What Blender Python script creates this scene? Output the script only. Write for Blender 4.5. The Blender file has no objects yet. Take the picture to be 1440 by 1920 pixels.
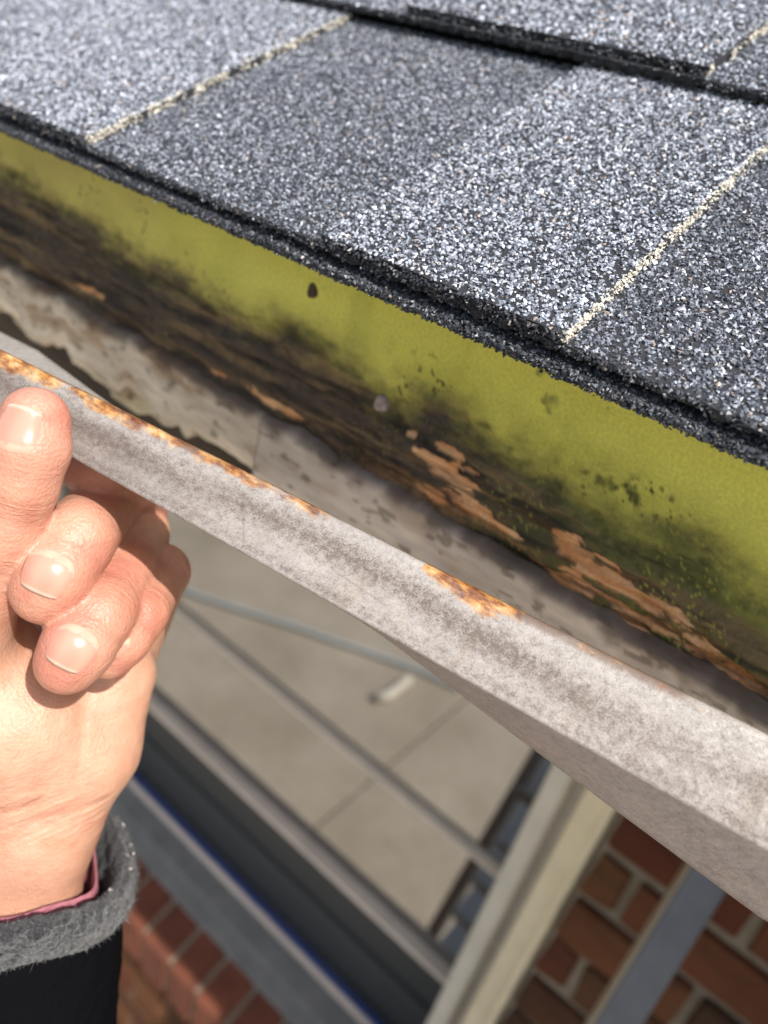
import bpy, math, random
import numpy as np
from mathutils import Vector, Matrix

# ------------------------------------------------------------------ camera, world, sun, exposure
HC = 2.75                                   # camera height above the patio (m)
FPX = 1420.0                                # focal length in photo pixels (1440 x 1920)
R = np.array([[0.7618, 0.4626, -0.4535],    # rows: world x (along the eave), y (into the house), z (up) in camera axes
              [0.6057, -0.2604, 0.7519],
              [0.2298, -0.8475, -0.4786]])
u_, _, vt_ = np.linalg.svd(R); R = u_ @ vt_
SUN = np.array([2.4, -1.03, 3.44]); SUN /= np.linalg.norm(SUN)

sc = bpy.context.scene
cd = bpy.data.cameras.new('camera'); cam = bpy.data.objects.new('camera', cd)
sc.collection.objects.link(cam); sc.camera = cam
cd.sensor_fit = 'VERTICAL'; cd.sensor_height = 36.0; cd.lens = FPX / 1920.0 * 36.0
cd.clip_start = 0.01; cd.clip_end = 500.0
M = Matrix.Identity(4)
for i in range(3):
    M[i][0] = R[i, 0]; M[i][1] = -R[i, 1]; M[i][2] = -R[i, 2]
M[2][3] = HC
cam.matrix_world = M
cd.dof.use_dof = True; cd.dof.focus_distance = 0.185; cd.dof.aperture_fstop = 8.8

w = bpy.data.worlds.new('World'); sc.world = w; w.use_nodes = True
nt = w.node_tree; bg = nt.nodes['Background']
sky = nt.nodes.new('ShaderNodeTexSky'); sky.sky_type = 'NISHITA'; sky.sun_disc = False; sky.dust_density = 3.0; sky.ozone_density = 0.5
sky.sun_elevation = math.asin(SUN[2]); sky.sun_rotation = math.atan2(SUN[0], SUN[1])
nt.links.new(sky.outputs[0], bg.inputs[0]); bg.inputs[1].default_value = 0.12
ld = bpy.data.lights.new('sun', 'SUN'); ld.energy = 4.4; ld.angle = math.radians(0.53); ld.color = (1.0, 0.95, 0.89)
sun = bpy.data.objects.new('sun', ld); sc.collection.objects.link(sun)
sun.rotation_euler = Vector(-SUN).to_track_quat('-Z', 'Y').to_euler(); sun.location = (2, -2, 6)
vs = sc.view_settings; vs.view_transform = 'Standard'; vs.look = 'None'; vs.gamma = 1.0; vs.exposure = 0.5
vs.use_curve_mapping = False

# ------------------------------------------------------------------ helpers
rng = np.random.default_rng(7)
COL = sc.collection

def ray(px, py): return R @ np.array([px - 720.0, py - 960.0, FPX]) / FPX
def W(px, py, d): return ray(px, py) * d                 # pixel + distance along the lens axis -> point (camera at 0,0,0)
def on_y(px, py, y): r = ray(px, py); return r * (y / r[1])
def on_z(px, py, z): r = ray(px, py); return r * (z / r[2])

def link(o, parent=None):
    COL.objects.link(o)
    if parent is not None:
        o.parent = parent
        o.matrix_parent_inverse = Matrix.Translation(parent.location).inverted() if parent.type == 'EMPTY' else Matrix.Identity(4)
    return o

def empty(name, loc, label, cat, group=None):
    o = bpy.data.objects.new(name, None); o.location = (loc[0], loc[1], loc[2]); o.empty_display_size = 0.05
    COL.objects.link(o); o['label'] = label; o['category'] = cat
    if group: o['group'] = group
    return o

def part_empty(name, parent):
    o = bpy.data.objects.new(name, None); o.location = (0, 0, 0); o.empty_display_size = 0.02
    return link(o, parent)

def mesh(name, V, F, col=None, smooth=True, attrs=None):
    V = np.asarray(V, np.float32).copy(); V[:, 2] += HC
    me = bpy.data.meshes.new(name)
    if isinstance(F, np.ndarray):
        n, k = F.shape
        me.vertices.add(len(V)); me.vertices.foreach_set('co', V.ravel())
        me.loops.add(n * k); me.loops.foreach_set('vertex_index', F.astype(np.int32).ravel())
        me.polygons.add(n); me.polygons.foreach_set('loop_start', np.arange(0, n * k, k, dtype=np.int32))
        me.polygons.foreach_set('loop_total', np.full(n, k, np.int32))
        me.update(calc_edges=True)
    else:
        me.from_pydata([tuple(map(float, v)) for v in V], [], [list(map(int, f)) for f in F]); me.update()
    me.polygons.foreach_set('use_smooth', np.full(len(me.polygons), smooth, bool))
    if col is not None:
        c = np.ones((len(V), 4), np.float32); c[:, :3] = col
        a = me.color_attributes.new('Col', 'FLOAT_COLOR', 'POINT'); a.data.foreach_set('color', c.ravel())
    for k_, v_ in (attrs or {}).items():
        a = me.attributes.new(k_, 'FLOAT', 'POINT'); a.data.foreach_set('value', np.asarray(v_, np.float32).ravel())
    me.validate()
    return me

def obj(name, me, mat, parent=None, **props):
    o = bpy.data.objects.new(name, me)
    if mat is not None and not me.materials: me.materials.append(mat)
    link(o, parent)
    for k, v in props.items(): o[k] = v
    return o

def box_vf(x0, x1, y0, y1, z0, z1, bev=0.0):
    if bev <= 0:
        V = [(x, y, z) for z in (z0, z1) for y in (y0, y1) for x in (x0, x1)]
        F = [(0, 2, 3, 1), (4, 5, 7, 6), (0, 1, 5, 4), (2, 6, 7, 3), (0, 4, 6, 2), (1, 3, 7, 5)]
        return np.array(V, float), F
    V = []; idx = {}
    c = [(x0, x1), (y0, y1), (z0, z1)]
    for i in range(8):
        s = (i & 1, (i >> 1) & 1, (i >> 2) & 1)
        for ax in range(3):
            p = []
            for a in range(3):
                e = c[a][s[a]]; d = bev if s[a] == 0 else -bev
                p.append(e if a == ax else e + d)
            idx[(s, ax)] = len(V); V.append(p)
    F = []
    for ax in range(3):
        a, b = [(1, 2), (2, 0), (0, 1)][ax]
        for sd in (0, 1):
            q = []
            for (p, r) in ((0, 0), (1, 0), (1, 1), (0, 1)):
                s = [0, 0, 0]; s[ax] = sd; s[a] = p; s[b] = r; q.append(idx[(tuple(s), ax)])
            F.append(q if sd else q[::-1])
    for ax in range(3):
        a, b = [(1, 2), (2, 0), (0, 1)][ax]
        for p in (0, 1):
            for r in (0, 1):
                s0 = [0, 0, 0]; s0[a] = p; s0[b] = r; s1 = list(s0); s1[ax] = 1
                s0 = tuple(s0); s1 = tuple(s1)
                q = [idx[(s0, a)], idx[(s1, a)], idx[(s1, b)], idx[(s0, b)]]
                F.append(q[::-1] if (p ^ r) else q)
    for i in range(8):
        s = (i & 1, (i >> 1) & 1, (i >> 2) & 1)
        q = [idx[(s, 0)], idx[(s, 1)], idx[(s, 2)]]
        F.append(q if (sum(s) % 2 == 1) else q[::-1])
    return np.array(V, float), F

def box(name, b, mat, parent, bev=0.001, **props):
    V, F = box_vf(*b, bev=bev)
    return obj(name, mesh(name, V, F, smooth=False), mat, parent, **props)

def grid_faces(nu, nv, cu=False):
    i = np.arange(nu if cu else nu - 1)[:, None]; j = np.arange(nv - 1)[None, :]
    i2 = (i + 1) % nu
    return np.stack([i * nv + j, i2 * nv + j, i2 * nv + j + 1, i * nv + j + 1], -1).reshape(-1, 4)

def extrude_poly(pts, axis, a0, a1):
    """closed 2D outline extruded along an axis; pts are the other two coordinates in order"""
    n = len(pts); V = []
    for a in (a0, a1):
        for p in pts:
            q = list(p); q.insert(axis, a); V.append(q)
    F = [[i, (i + 1) % n, n + (i + 1) % n, n + i] for i in range(n)]
    F += [list(range(n))[::-1], list(range(n, 2 * n))]
    return np.array(V, float), F

# --- vectorised value noise
def _h(ix, iy, iz, seed):
    h = (ix.astype(np.int64) * 374761393 + iy.astype(np.int64) * 668265263 + iz.astype(np.int64) * 2147483647 + seed * 1274126177) & 0xFFFFFFFF
    h = ((h ^ (h >> 13)) * 1274126177) & 0xFFFFFFFF
    h = ((h ^ (h >> 16)) * 2246822519) & 0xFFFFFFFF
    return ((h ^ (h >> 15)) & 0xFFFFFF) / float(0xFFFFFF)

def vnoise(p, seed=0):
    p = np.asarray(p, float); i = np.floor(p).astype(np.int64); f = p - i; f = f * f * (3 - 2 * f)
    r = 0
    for dx in (0, 1):
        wx = f[:, 0] if dx else 1 - f[:, 0]
        for dy in (0, 1):
            wy = f[:, 1] if dy else 1 - f[:, 1]
            for dz in (0, 1):
                wz = f[:, 2] if dz else 1 - f[:, 2]
                r = r + wx * wy * wz * _h(i[:, 0] + dx, i[:, 1] + dy, i[:, 2] + dz, seed)
    return r

def fbm(p, scale, oct=4, seed=0):
    """0..1, scale = features per metre (scalar or 3-vector)"""
    q = np.asarray(p, float) * np.asarray(scale, float); a = 1.0; s = 0; t = 0
    for o in range(oct):
        s = s + a * vnoise(q, seed + o * 17); t += a; a *= 0.5; q = q * 2.03 + 11.3
    return s / t

def sstep(a, b, x):
    t = np.clip((x - a) / (b - a), 0, 1); return t * t * (3 - 2 * t)
def mixc(c, d, m): return c * (1 - m[:, None]) + np.asarray(d, float)[None, :] * m[:, None] if np.ndim(d) == 1 else c * (1 - m[:, None]) + d * m[:, None]
def srgb(*c):
    c = np.array(c, float) / 255.0
    return np.where(c <= 0.04045, c / 12.92, ((c + 0.055) / 1.055) ** 2.4)

# --- materials
class Mat:
    def __init__(s, name, color=(.5, .5, .5), rough=.6, metal=0., spec=.5):
        s.m = bpy.data.materials.new(name); s.m.use_nodes = True
        s.t = s.m.node_tree; s.b = s.t.nodes['Principled BSDF']
        s.b.inputs['Base Color'].default_value = (*color, 1); s.b.inputs['Roughness'].default_value = rough
        s.b.inputs['Metallic'].default_value = metal; s.b.inputs['Specular IOR Level'].default_value = spec
        s.tc = None
    def n(s, t, **k):
        x = s.t.nodes.new(t)
        for a, b in k.items():
            if a in x.inputs.keys() if isinstance(a, str) and hasattr(x.inputs, 'keys') else False: x.inputs[a].default_value = b
            else: setattr(x, a, b)
        return x
    def l(s, a, b): s.t.links.new(a, b)
    def co(s):
        if s.tc is None: s.tc = s.n('ShaderNodeTexCoord')
        return s.tc.outputs['Object']
    def noise(s, scale, detail=4, rough=.55, vec=None, stretch=None):
        x = s.n('ShaderNodeTexNoise'); x.inputs['Scale'].default_value = scale
        x.inputs['Detail'].default_value = detail; x.inputs['Roughness'].default_value = rough
        v = vec or s.co()
        if stretch:
            mp = s.n('ShaderNodeMapping'); mp.inputs['Scale'].default_value = stretch; s.l(v, mp.inputs[0]); v = mp.outputs[0]
        s.l(v, x.inputs['Vector']); return x.outputs['Fac']
    def ramp(s, src, stops):
        r = s.n('ShaderNodeValToRGB'); e = r.color_ramp.elements
        while len(e) < len(stops): e.new(.5)
        for i, (p, c) in enumerate(stops):
            e[i].position = p; e[i].color = (*c, 1) if len(c) == 3 else c
        s.l(src, r.inputs[0]); return r.outputs[0]
    def mix(s, f, a, b, mode='MIX'):
        x = s.n('ShaderNodeMix'); x.data_type = 'RGBA'; x.blend_type = mode
        for sock, v in ((x.inputs[0], f), (x.inputs[6], a), (x.inputs[7], b)):
            if hasattr(v, 'links'): s.l(v, sock)
            elif isinstance(v, (int, float)): sock.default_value = v
            else: sock.default_value = (*v, 1)
        return x.outputs[2]
    def math(s, op, a, b=None, clamp=False):
        x = s.n('ShaderNodeMath'); x.operation = op; x.use_clamp = clamp
        for i, v in enumerate((a, b)):
            if v is None: continue
            if hasattr(v, 'links'): s.l(v, x.inputs[i])
            else: x.inputs[i].default_value = v
        return x.outputs[0]
    def attr(s, name, fac=False):
        x = s.n('ShaderNodeAttribute'); x.attribute_name = name
        return x.outputs['Fac'] if fac else x.outputs['Color']
    def col(s, c): s.l(c, s.b.inputs['Base Color'])
    def rough(s, c): s.l(c, s.b.inputs['Roughness'])
    def bump(s, h, strength=.3, dist=.001):
        x = s.n('ShaderNodeBump'); x.inputs['Strength'].default_value = strength; x.inputs['Distance'].default_value = dist
        s.l(h, x.inputs['Height']); s.l(x.outputs[0], s.b.inputs['Normal']); return s
    def rnd(s):
        return s.n('ShaderNodeObjectInfo').outputs['Random']

def m_simple(name, c1, c2, scale, rough=.6, bump=.2, dist=.001, detail=5, spec=.5, stretch=None, metal=0.):
    m = Mat(name, rough=rough, spec=spec, metal=metal); f = m.noise(scale, detail, stretch=stretch)
    m.col(m.ramp(f, [(.3, c1), (.7, c2)])); m.bump(m.noise(scale * 3, 4, stretch=stretch), bump, dist); return m.m

# shingle materials
mm = Mat('asphalt', (.022, .023, .027), .8); mm.bump(mm.noise(900, 3), .8, .0008); M_ASPH = mm.m
mm = Mat('granule_surface', (.1, .1, .12), .6)                      # roof beyond the modelled granules
g = mm.noise(700, 2); mm.col(mm.ramp(g, [(.3, (.03, .033, .04)), (.5, (.12, .125, .14)), (.7, (.35, .36, .38))]))
mm.bump(g, 1.0, .001); M_GSURF = mm.m
mm = Mat('granule', (.1, .1, .1), .42, spec=.6); mm.col(mm.attr('Col')); M_GRAN = mm.m
# fascia and wood
mm = Mat('fascia_paint', rough=.5, spec=.35); mm.col(mm.mix(.35, mm.attr('Col'), mm.ramp(mm.noise(900, 5), [(.3, (.55, .55, .55)), (.7, (1.25, 1.25, 1.25))]), 'MULTIPLY'))
mm.rough(mm.math('ADD', mm.math('MULTIPLY', mm.attr('rot', True), .4), .45))
mm.bump(mm.math('MULTIPLY', mm.noise(700, 6, .65), mm.math('ADD', mm.attr('rot', True), .04)), .7, .0012); M_FASC = mm.m
mm = Mat('weathered_wood', rough=.8, spec=.25); mm.col(mm.mix(.5, mm.attr('Col'), mm.ramp(mm.noise(260, 6, stretch=(.25, 1, 1.2)), [(.3, (.6, .58, .55)), (.7, (1.15, 1.15, 1.15))]), 'MULTIPLY'))
mm.bump(mm.noise(420, 6, stretch=(.2, 1, 1)), .5, .001); M_WOOD = mm.m
M_DARKWOOD = m_simple('gap_dark_wood', (.03, .022, .016), (.09, .065, .045), 60, .85, .5, .002, stretch=(.15, 1, 1))
M_PLY = m_simple('deck_plywood', (.12, .08, .045), (.25, .17, .1), 40, .8, stretch=(.2, 1, 1))
M_SOFFIT = m_simple('soffit_paint', (.45, .44, .4), (.6, .58, .52), 20, .6)
M_NAIL = m_simple('rusty_nail', (.035, .022, .018), (.11, .06, .04), 900, .7, .6, .0005)
M_NAILP = m_simple('pale_nail', (.22, .17, .15), (.42, .34, .3), 900, .6, .6, .0005)
# metal strip
mm = Mat('oxidised_painted_metal', rough=.5, spec=.3)
sp = mm.noise(2100, 8, .8); sp2 = mm.noise(600, 4)
spk = mm.math('ADD', mm.math('MULTIPLY', sp, .7), mm.math('MULTIPLY', sp2, .3))
spk = mm.math('ADD', spk, mm.math('MULTIPLY', mm.attr('spk', True), .125))
spk = mm.ramp(spk, [(.46, (0, 0, 0)), (.56, (.35, .35, .35)), (.68, (1, 1, 1))])
base = mm.mix(1.0, mm.attr('Col'), mm.ramp(mm.noise(160, 6), [(.3, (.86, .86, .86)), (.7, (1.06, 1.06, 1.06))]), 'MULTIPLY')
c = mm.mix(mm.math('MULTIPLY', spk, .95), base, (.105, .08, .068))
rs = mm.math('ADD', mm.math('MULTIPLY', mm.attr('rust', True), .42), mm.math('MULTIPLY', mm.noise(380, 7, .7, stretch=(.5, 1, 1)), .75))
rs = mm.ramp(rs, [(.57, (0, 0, 0)), (.68, (.75, .75, .75)), (.8, (1, 1, 1))])
rc = mm.ramp(mm.noise(330, 7, .68, stretch=(.5, 1, 1)), [(.34, (.07, .025, .015)), (.45, (.22, .085, .03)), (.53, (.42, .21, .06)), (.64, (.52, .38, .2))])
mm.col(mm.mix(rs, c, rc))
mm.rough(mm.math('ADD', mm.math('MULTIPLY', spk, .2), .4))
mm.bump(mm.math('SUBTRACT', mm.noise(900, 4), mm.math('MULTIPLY', spk, .6)), .35, .0004); M_STRIP = mm.m
# brick wall
mm = Mat('brick', rough=.85, spec=.25)
n1 = mm.noise(14, 6, .6); tone = mm.ramp(mm.rnd(), [(0, (.068, .03, .014)), (.3, (.105, .03, .016)), (.55, (.125, .05, .02)), (.8, (.052, .026, .014)), (1, (.15, .063, .025))])
mm.col(mm.mix(.8, tone, mm.ramp(n1, [(.28, (.45, .4, .38)), (.5, (1, 1, 1)), (.72, (1.35, 1.15, 1.0))]), 'MULTIPLY'))
mm.bump(mm.noise(160, 6, .65), .6, .003); M_BRICK = mm.m
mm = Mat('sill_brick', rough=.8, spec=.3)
tone = mm.ramp(mm.rnd(), [(0, (.13, .048, .03)), (.5, (.17, .06, .034)), (1, (.21, .08, .04))])  # shade on the sill top is put into the brick tone
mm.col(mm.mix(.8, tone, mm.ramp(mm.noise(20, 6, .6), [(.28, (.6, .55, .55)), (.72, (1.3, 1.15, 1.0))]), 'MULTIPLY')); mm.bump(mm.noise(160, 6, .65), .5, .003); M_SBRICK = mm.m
M_MORTAR = m_simple('mortar', (.20, .16, .11), (.28, .23, .165), 90, .9, .6, .002)
# window
M_CREAM = m_simple('cream_frame_paint', (.72, .62, .42), (.80, .70, .49), 25, .45, .1)
M_FGREY = m_simple('grey_frame_paint', (.60, .55, .46), (.68, .63, .53), 25, .45, .1)
M_GROOVE = m_simple('grey_channel', (.38, .34, .28), (.48, .43, .36), 40, .5, .1)
M_SILL = m_simple('aluminium_sill', (.20, .21, .21), (.28, .29, .29), 25, .4, .1, metal=.3)
M_RAIL = m_simple('mauve_grey_rail', (.64, .55, .46), (.74, .64, .53), 30, .5, .1)
M_BLUE = m_simple('blue_seal', (.015, .045, .19), (.025, .06, .25), 40, .5, .1)
mm = Mat('window_glass', (.012, .014, .014), .015, spec=.5); mm.b.inputs['IOR'].default_value = 3.8; M_GLASS = mm.m
mm = Mat('insect_screen', (.045, .05, .052), .45, spec=.4); mm.bump(mm.noise(900, 2), .4, .0006); M_SCREEN = mm.m
M_ALU = m_simple('ladder_aluminium', (.10, .105, .125), (.15, .155, .175), 18, .42, .1, metal=.3)
M_ALULIP = m_simple('ladder_edge', (.30, .25, .18), (.38, .32, .24), 30, .4, .1, metal=.2)
M_RUBBER = m_simple('black_rubber', (.015, .015, .016), (.03, .03, .03), 60, .8)
# ground
mm = Mat('concrete', rough=.85, spec=.25)
mm.col(mm.mix(.7, mm.ramp(mm.noise(1.6, 8, .6), [(.3, (.33, .285, .21)), (.5, (.42, .365, .28)), (.7, (.50, .445, .35))]), mm.ramp(mm.noise(30, 5), [(.3, (.8, .8, .8)), (.7, (1.1, 1.1, 1.1))]), 'MULTIPLY'))
mm.bump(mm.noise(120, 4), .3, .002); M_CONC = mm.m
M_SOIL = m_simple('joint_sand', (.09, .075, .06), (.16, .14, .11), 60, .95)
M_LAWN = m_simple('lawn', (.03, .06, .015), (.07, .11, .03), 6, .9, .5, .02)
M_HOSE = m_simple('pale_hose', (.42, .47, .47), (.55, .6, .6), 40, .5)
M_PVC = m_simple('white_pvc', (.72, .68, .55), (.8, .76, .62), 20, .4)

# ------------------------------------------------------------------ ground
gr = obj('ground', mesh('ground', [(-60, -60, -HC), (60, -60, -HC), (60, 60, -HC), (-60, 60, -HC)], [(0, 1, 2, 3)], smooth=False), M_LAWN, kind='structure')
V, F = box_vf(-14.0, 12.0, -16.0, 0.57, -HC - .05, -HC + .012, bev=0)
pb = obj('patio', mesh('patio', V, F, smooth=False), M_SOIL, kind='structure')
nsl = 0
for i in range(10):
    for j in range(6):
        x0 = -13.9 + i * 2.57; y1 = .55 - j * 2.57
        V, F = box_vf(x0, x0 + 2.56, y1 - 2.56, y1, -HC - .02, -HC + .03 + random.Random(i * 9 + j).uniform(0, .003), bev=.006)
        obj('concrete_slab', mesh('concrete_slab', V, F, smooth=False), M_CONC, pb)

# ------------------------------------------------------------------ house
house = empty('house', (0, .585, 0), 'brick house with grey shingled eave, green rotting fascia and a window below', 'house')
TH = math.radians(26.6)
SV = np.array([0, math.cos(TH), math.sin(TH)]); NV = np.array([0, -math.sin(TH), math.cos(TH)])
def roofp(x, s, h): 
    x, s, h = np.broadcast_arrays(np.asarray(x, float), np.asarray(s, float), np.asarray(h, float))
    P = s[..., None] * SV + (h[..., None] - .11) * NV
    P = P.copy(); P[..., 0] = x; return P

roof = part_empty('roof', house)
# deck under the shingles
V, F = box_vf(-1.6, 1.3, 0, 1, 0, 1)
V = roofp(V[:, 0], .168 + V[:, 1] * 2.0, -.0092 - .013 * (1 - V[:, 2]))
obj('roof_deck', mesh('roof_deck', V, F, smooth=False), M_PLY, roof)

def ragged(n, amp, seed, step=.0012):
    q = np.stack([np.arange(n) * step * 300, np.full(n, seed * 3.1), np.zeros(n)], 1)
    return (fbm(q, 1.0, 3, seed) - .5) * 2 * amp

def slab(name, x0, x1, s0, s1, top, thick, seed, droop=0.0, fine=True, mat=None):
    """one shingle layer: ragged lower edge and ragged side edges"""
    step = .0012 if fine else .02
    fx0, fx1 = max(x0, -.5), min(x1, .12)
    xs = [x0]
    if fine and fx1 > fx0: xs += list(np.arange(fx0 + step, fx1, step))
    xs += [x1]; xs = np.array(sorted(set(xs)))
    n = len(xs); sj = s0 + ragged(n, .0009 if fine else 0, seed)
    side = np.linspace(0, 1, 80 if fine else 2)[1:]
    rx = x1 + ragged(len(side), .0007 if fine else 0, seed + 5); lx = x0 + ragged(len(side), .0007 if fine else 0, seed + 9)
    px = np.concatenate([xs, rx, lx[::-1]]); ps = np.concatenate([sj, s0 + side * (s1 - s0), (s0 + side * (s1 - s0))[::-1]])
    lip = np.concatenate([np.full(n, droop), np.zeros(2 * len(side))])
    m = len(px)
    Vt = roofp(px, ps, top - lip); Vb = roofp(px, ps + .0004 + .0006 * np.sin(px * 900 + seed), top - thick - lip)
    V = np.concatenate([Vt, Vb]); F = [list(range(m)), list(range(m, 2 * m))[::-1]]
    F += [[m + i, m + (i + 1) % m, (i + 1) % m, i] for i in range(m)]
    return obj(name, mesh(name, V, F, smooth=False), mat or M_ASPH, roof)

OCT_F = np.array([(0, 2, 4), (2, 1, 4), (1, 3, 4), (3, 0, 4), (2, 0, 5), (1, 2, 5), (3, 1, 5), (0, 3, 5)])
PAL = 1.15 * np.array([.95, 1.0, 1.09]) * np.array([(.065, .07, .08), (.105, .111, .125), (.16, .168, .185), (.22, .23, .25), (.33, .34, .36), (.48, .49, .51), (.68, .69, .69), (.40, .30, .23), (.55, .45, .36)])
def granules(name, P, size, weights, mult=1.0, pal=PAL, flat=.62):
    n = len(P)
    base = np.array([(1, 0, 0), (-1, 0, 0), (0, 1, 0), (0, -1, 0), (0, 0, 1), (0, 0, -1)], float)
    # flake axes near the roof normal, random spin, small tilt
    t = NV[None, :] + rng.normal(size=(n, 3)) * .38; t /= np.linalg.norm(t, axis=1)[:, None]
    a = rng.normal(size=(n, 3)); a -= t * np.sum(a * t, 1)[:, None]; a /= np.linalg.norm(a, axis=1)[:, None]
    b = np.cross(t, a)
    r = size * rng.uniform(.55, 1.25, n)
    ax = np.stack([a * (r * rng.uniform(.8, 1.35, n))[:, None], b * (r * rng.uniform(.6, 1.0, n))[:, None], t * (r * flat * rng.uniform(.7, 1.2, n))[:, None]], 1)
    jit = base[None] + rng.normal(size=(n, 6, 3)) * .28
    V = P[:, None, :] + np.einsum('nvk,nkd->nvd', jit, ax)
    F = (OCT_F[None] + (np.arange(n) * 6)[:, None, None]).reshape(-1, 3)
    ci = rng.choice(len(pal), n, p=np.array(weights) / np.sum(weights))
    c = pal[ci] * rng.uniform(.75, 1.25, (n, 1)) * mult
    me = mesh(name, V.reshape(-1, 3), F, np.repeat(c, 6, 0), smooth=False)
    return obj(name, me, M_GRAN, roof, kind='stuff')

def visible(P, pad=60):
    q = P @ R; px = q[:, 0] / q[:, 2] * FPX + 720; py = q[:, 1] / q[:, 2] * FPX + 960
    return (px > -pad) & (px < 1440 + pad) & (py > -pad) & (py < 1920 + pad) & (q[:, 2] > .02)

WL = [3, 5, 7, 8, 8, 6, 2.6, .5, .4]; WD = [5, 7, 8, 7, 5, 3, 1.2, .3, .2]
def cover(name, x0, x1, s0, s1, h, weights, mult=1.0, size=.00060, dens=15e5, skip=None):
    a = max(x0, -.52); b = min(x1, .12)
    n = int((b - a) * (s1 - s0) * dens)
    P = roofp(rng.uniform(a, b, n), rng.uniform(s0, s1, n), h + rng.uniform(-.0002, .0003, n))
    keep = visible(P)
    if skip is not None: keep &= ~skip(P[:, 0])
    return granules(name, P[keep], size, weights, mult)

E1 = .1315; E2 = .268; EX = .1365
t1 = [(-1.55, -1.45), (-1.33, -1.15), (-1.0, -.86), (-.75, -.62), (-.52, -.2556), (-.1444, -.0662), (.03, .17), (.28, .38), (.5, .66), (.8, .95), (1.08, 1.2)]
t2 = [(-1.5, -1.3), (-1.15, -1.0), (-.86, -.7), (-.58, -.34), (-.225, -.0985), (.0, .1), (.22, .4), (.5, .6), (.75, .92), (1.05, 1.18)]
slab('starter_shingle', -1.6, 1.3, E1 - .0026, E1 + .09, -.0064, .0024, 3, droop=.0007)
slab('shingle_course', -1.6, 1.3, E1, E1 + .16, -.0025, .0025, 11)
for k, (a, b) in enumerate(t1): slab('shingle', a, b, E1 + .0004, E1 + .155, 0., .0025, 20 + k, fine=-.55 < b and a < .15)
slab('shingle_course', -1.6, 1.3, E2, E2 + .16, .0042, .0026, 41)
for k, (a, b) in enumerate(t2): slab('shingle', a, b, E2 + .0022, E2 + .155, .0072, .0026, 50 + k, fine=-.6 < b and a < .15)
for c in range(2, 14):
    s0 = E2 + (c - 1) * EX; top = .0042 + (c - 1) * .0045
    slab('shingle_course', -1.6, 1.3, s0, s0 + .16, top, .0026, 70 + c, fine=False, mat=M_GSURF)
    r_ = random.Random(c); x = -1.58
    while x < 1.2:
        wd = r_.uniform(.08, .18); slab('shingle', x, min(x + wd, 1.29), s0 + .001, s0 + .155, top + .0027, .0026, 90 + c, fine=False, mat=M_GSURF); x += wd + r_.uniform(.06, .14)

inteeth = lambda T: (lambda x: np.any([(x > a) & (x < b) for a, b in T], axis=0))
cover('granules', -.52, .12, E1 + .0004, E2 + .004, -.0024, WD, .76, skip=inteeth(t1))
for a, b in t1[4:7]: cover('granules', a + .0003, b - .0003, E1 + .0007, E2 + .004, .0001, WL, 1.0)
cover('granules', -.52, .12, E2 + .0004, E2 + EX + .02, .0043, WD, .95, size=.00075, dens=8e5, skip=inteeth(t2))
for a, b in t2[3:6]: cover('granules', a + .0003, b - .0003, E2 + .0026, E2 + EX + .02, .0073, WL, 1.0, size=.00075, dens=8e5)
# starter lip: granules on upper side and rolled edge, shadow painted into their tone
n = 15000; x = rng.uniform(-.5, .1, n); u = rng.uniform(0, 1, n)
P = roofp(x, np.where(u < .4, E1 - .0028 + u * .012, E1 - .0030), np.where(u < .4, -.0069, -.0071 - (u - .4) * .0038)) + rng.normal(size=(n, 3)) * .00025
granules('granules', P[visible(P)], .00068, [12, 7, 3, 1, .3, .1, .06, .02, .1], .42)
# chipped lower edges of the two courses, edge shadow put into the granule colour
for (s0, h0, hh, T, m_) in ((E1, -.0025, .0025, t1, 5200), (E2, .0042, .0026, t2, 3600)):
    x = rng.uniform(-.5, .1, m_); it = inteeth(T)(x)
    P = roofp(x, s0 + rng.normal(size=m_) * .0004 + np.where(it & (s0 > .2), rng.integers(0, 2, m_) * .0022, 0), h0 - .002 + rng.uniform(0, 1, m_) * (.002 + np.where(it, hh, 0)))
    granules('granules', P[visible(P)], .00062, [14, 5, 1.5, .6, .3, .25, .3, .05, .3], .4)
# pale cut edges of the laminated tabs, sunlit brightness of right sides painted in
CREAM = np.array([(.66, .62, .52), (.78, .76, .68), (.58, .54, .44), (.38, .36, .31)])
for xx, sa, sb, h0 in ((-.2556, E1, E2, -.0025), (-.0662, E1, E2, -.0025), (-.0985, E2 + .002, E2 + .15, .0042)):
    m_ = 1500
    s = rng.uniform(sa, sb, m_); wv = (fbm(np.stack([s, s * 0 + xx, s * 0], 1), 160, 3, 3) - .5) * .0026
    keep = fbm(np.stack([s, s * 0 + xx * 9, s * 0], 1), 90, 3, 8) > .30
    P = roofp(xx + wv + rng.normal(size=m_) * .00042, s, h0 + rng.uniform(.0003, .0030, m_))
    granules('granules', P[keep & visible(P)], .00050, [4, 3, 3, 2], 1.0, pal=CREAM)

# ---- fascia (front face y = .2) : painted green, rotten towards its lower edge
YF = .2
def fx(px, py): p = on_y(px, py, YF); return p[0], p[2]
xs = np.concatenate([np.linspace(-1.6, -.47, 40), np.arange(-.465, .075, .0007), np.linspace(.08, 1.3, 40)])
ZT, ZB = -.036, -.1185
zs = np.linspace(ZT, ZB, 120)
XX, ZZ = np.meshgrid(xs, zs, indexing='ij'); X = XX.ravel(); Z = ZZ.ravel()
P = np.stack([X, np.full_like(X, YF), Z], 1)
bd = [fx(*p) for p in ((0, 330), (150, 420), (300, 500), (480, 590), (620, 665), (760, 740), (900, 800), (1050, 880), (1180, 965), (1300, 1030), (1440, 1115))]
bx, bz = np.array(bd).T; zb = np.interp(X, bx, bz) - .0035
wob = (fbm(P, (45, 1, 60), 5, 1) - .5) * .022 + (fbm(P, (260, 1, 260), 4, 2) - .5) * .006
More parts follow.
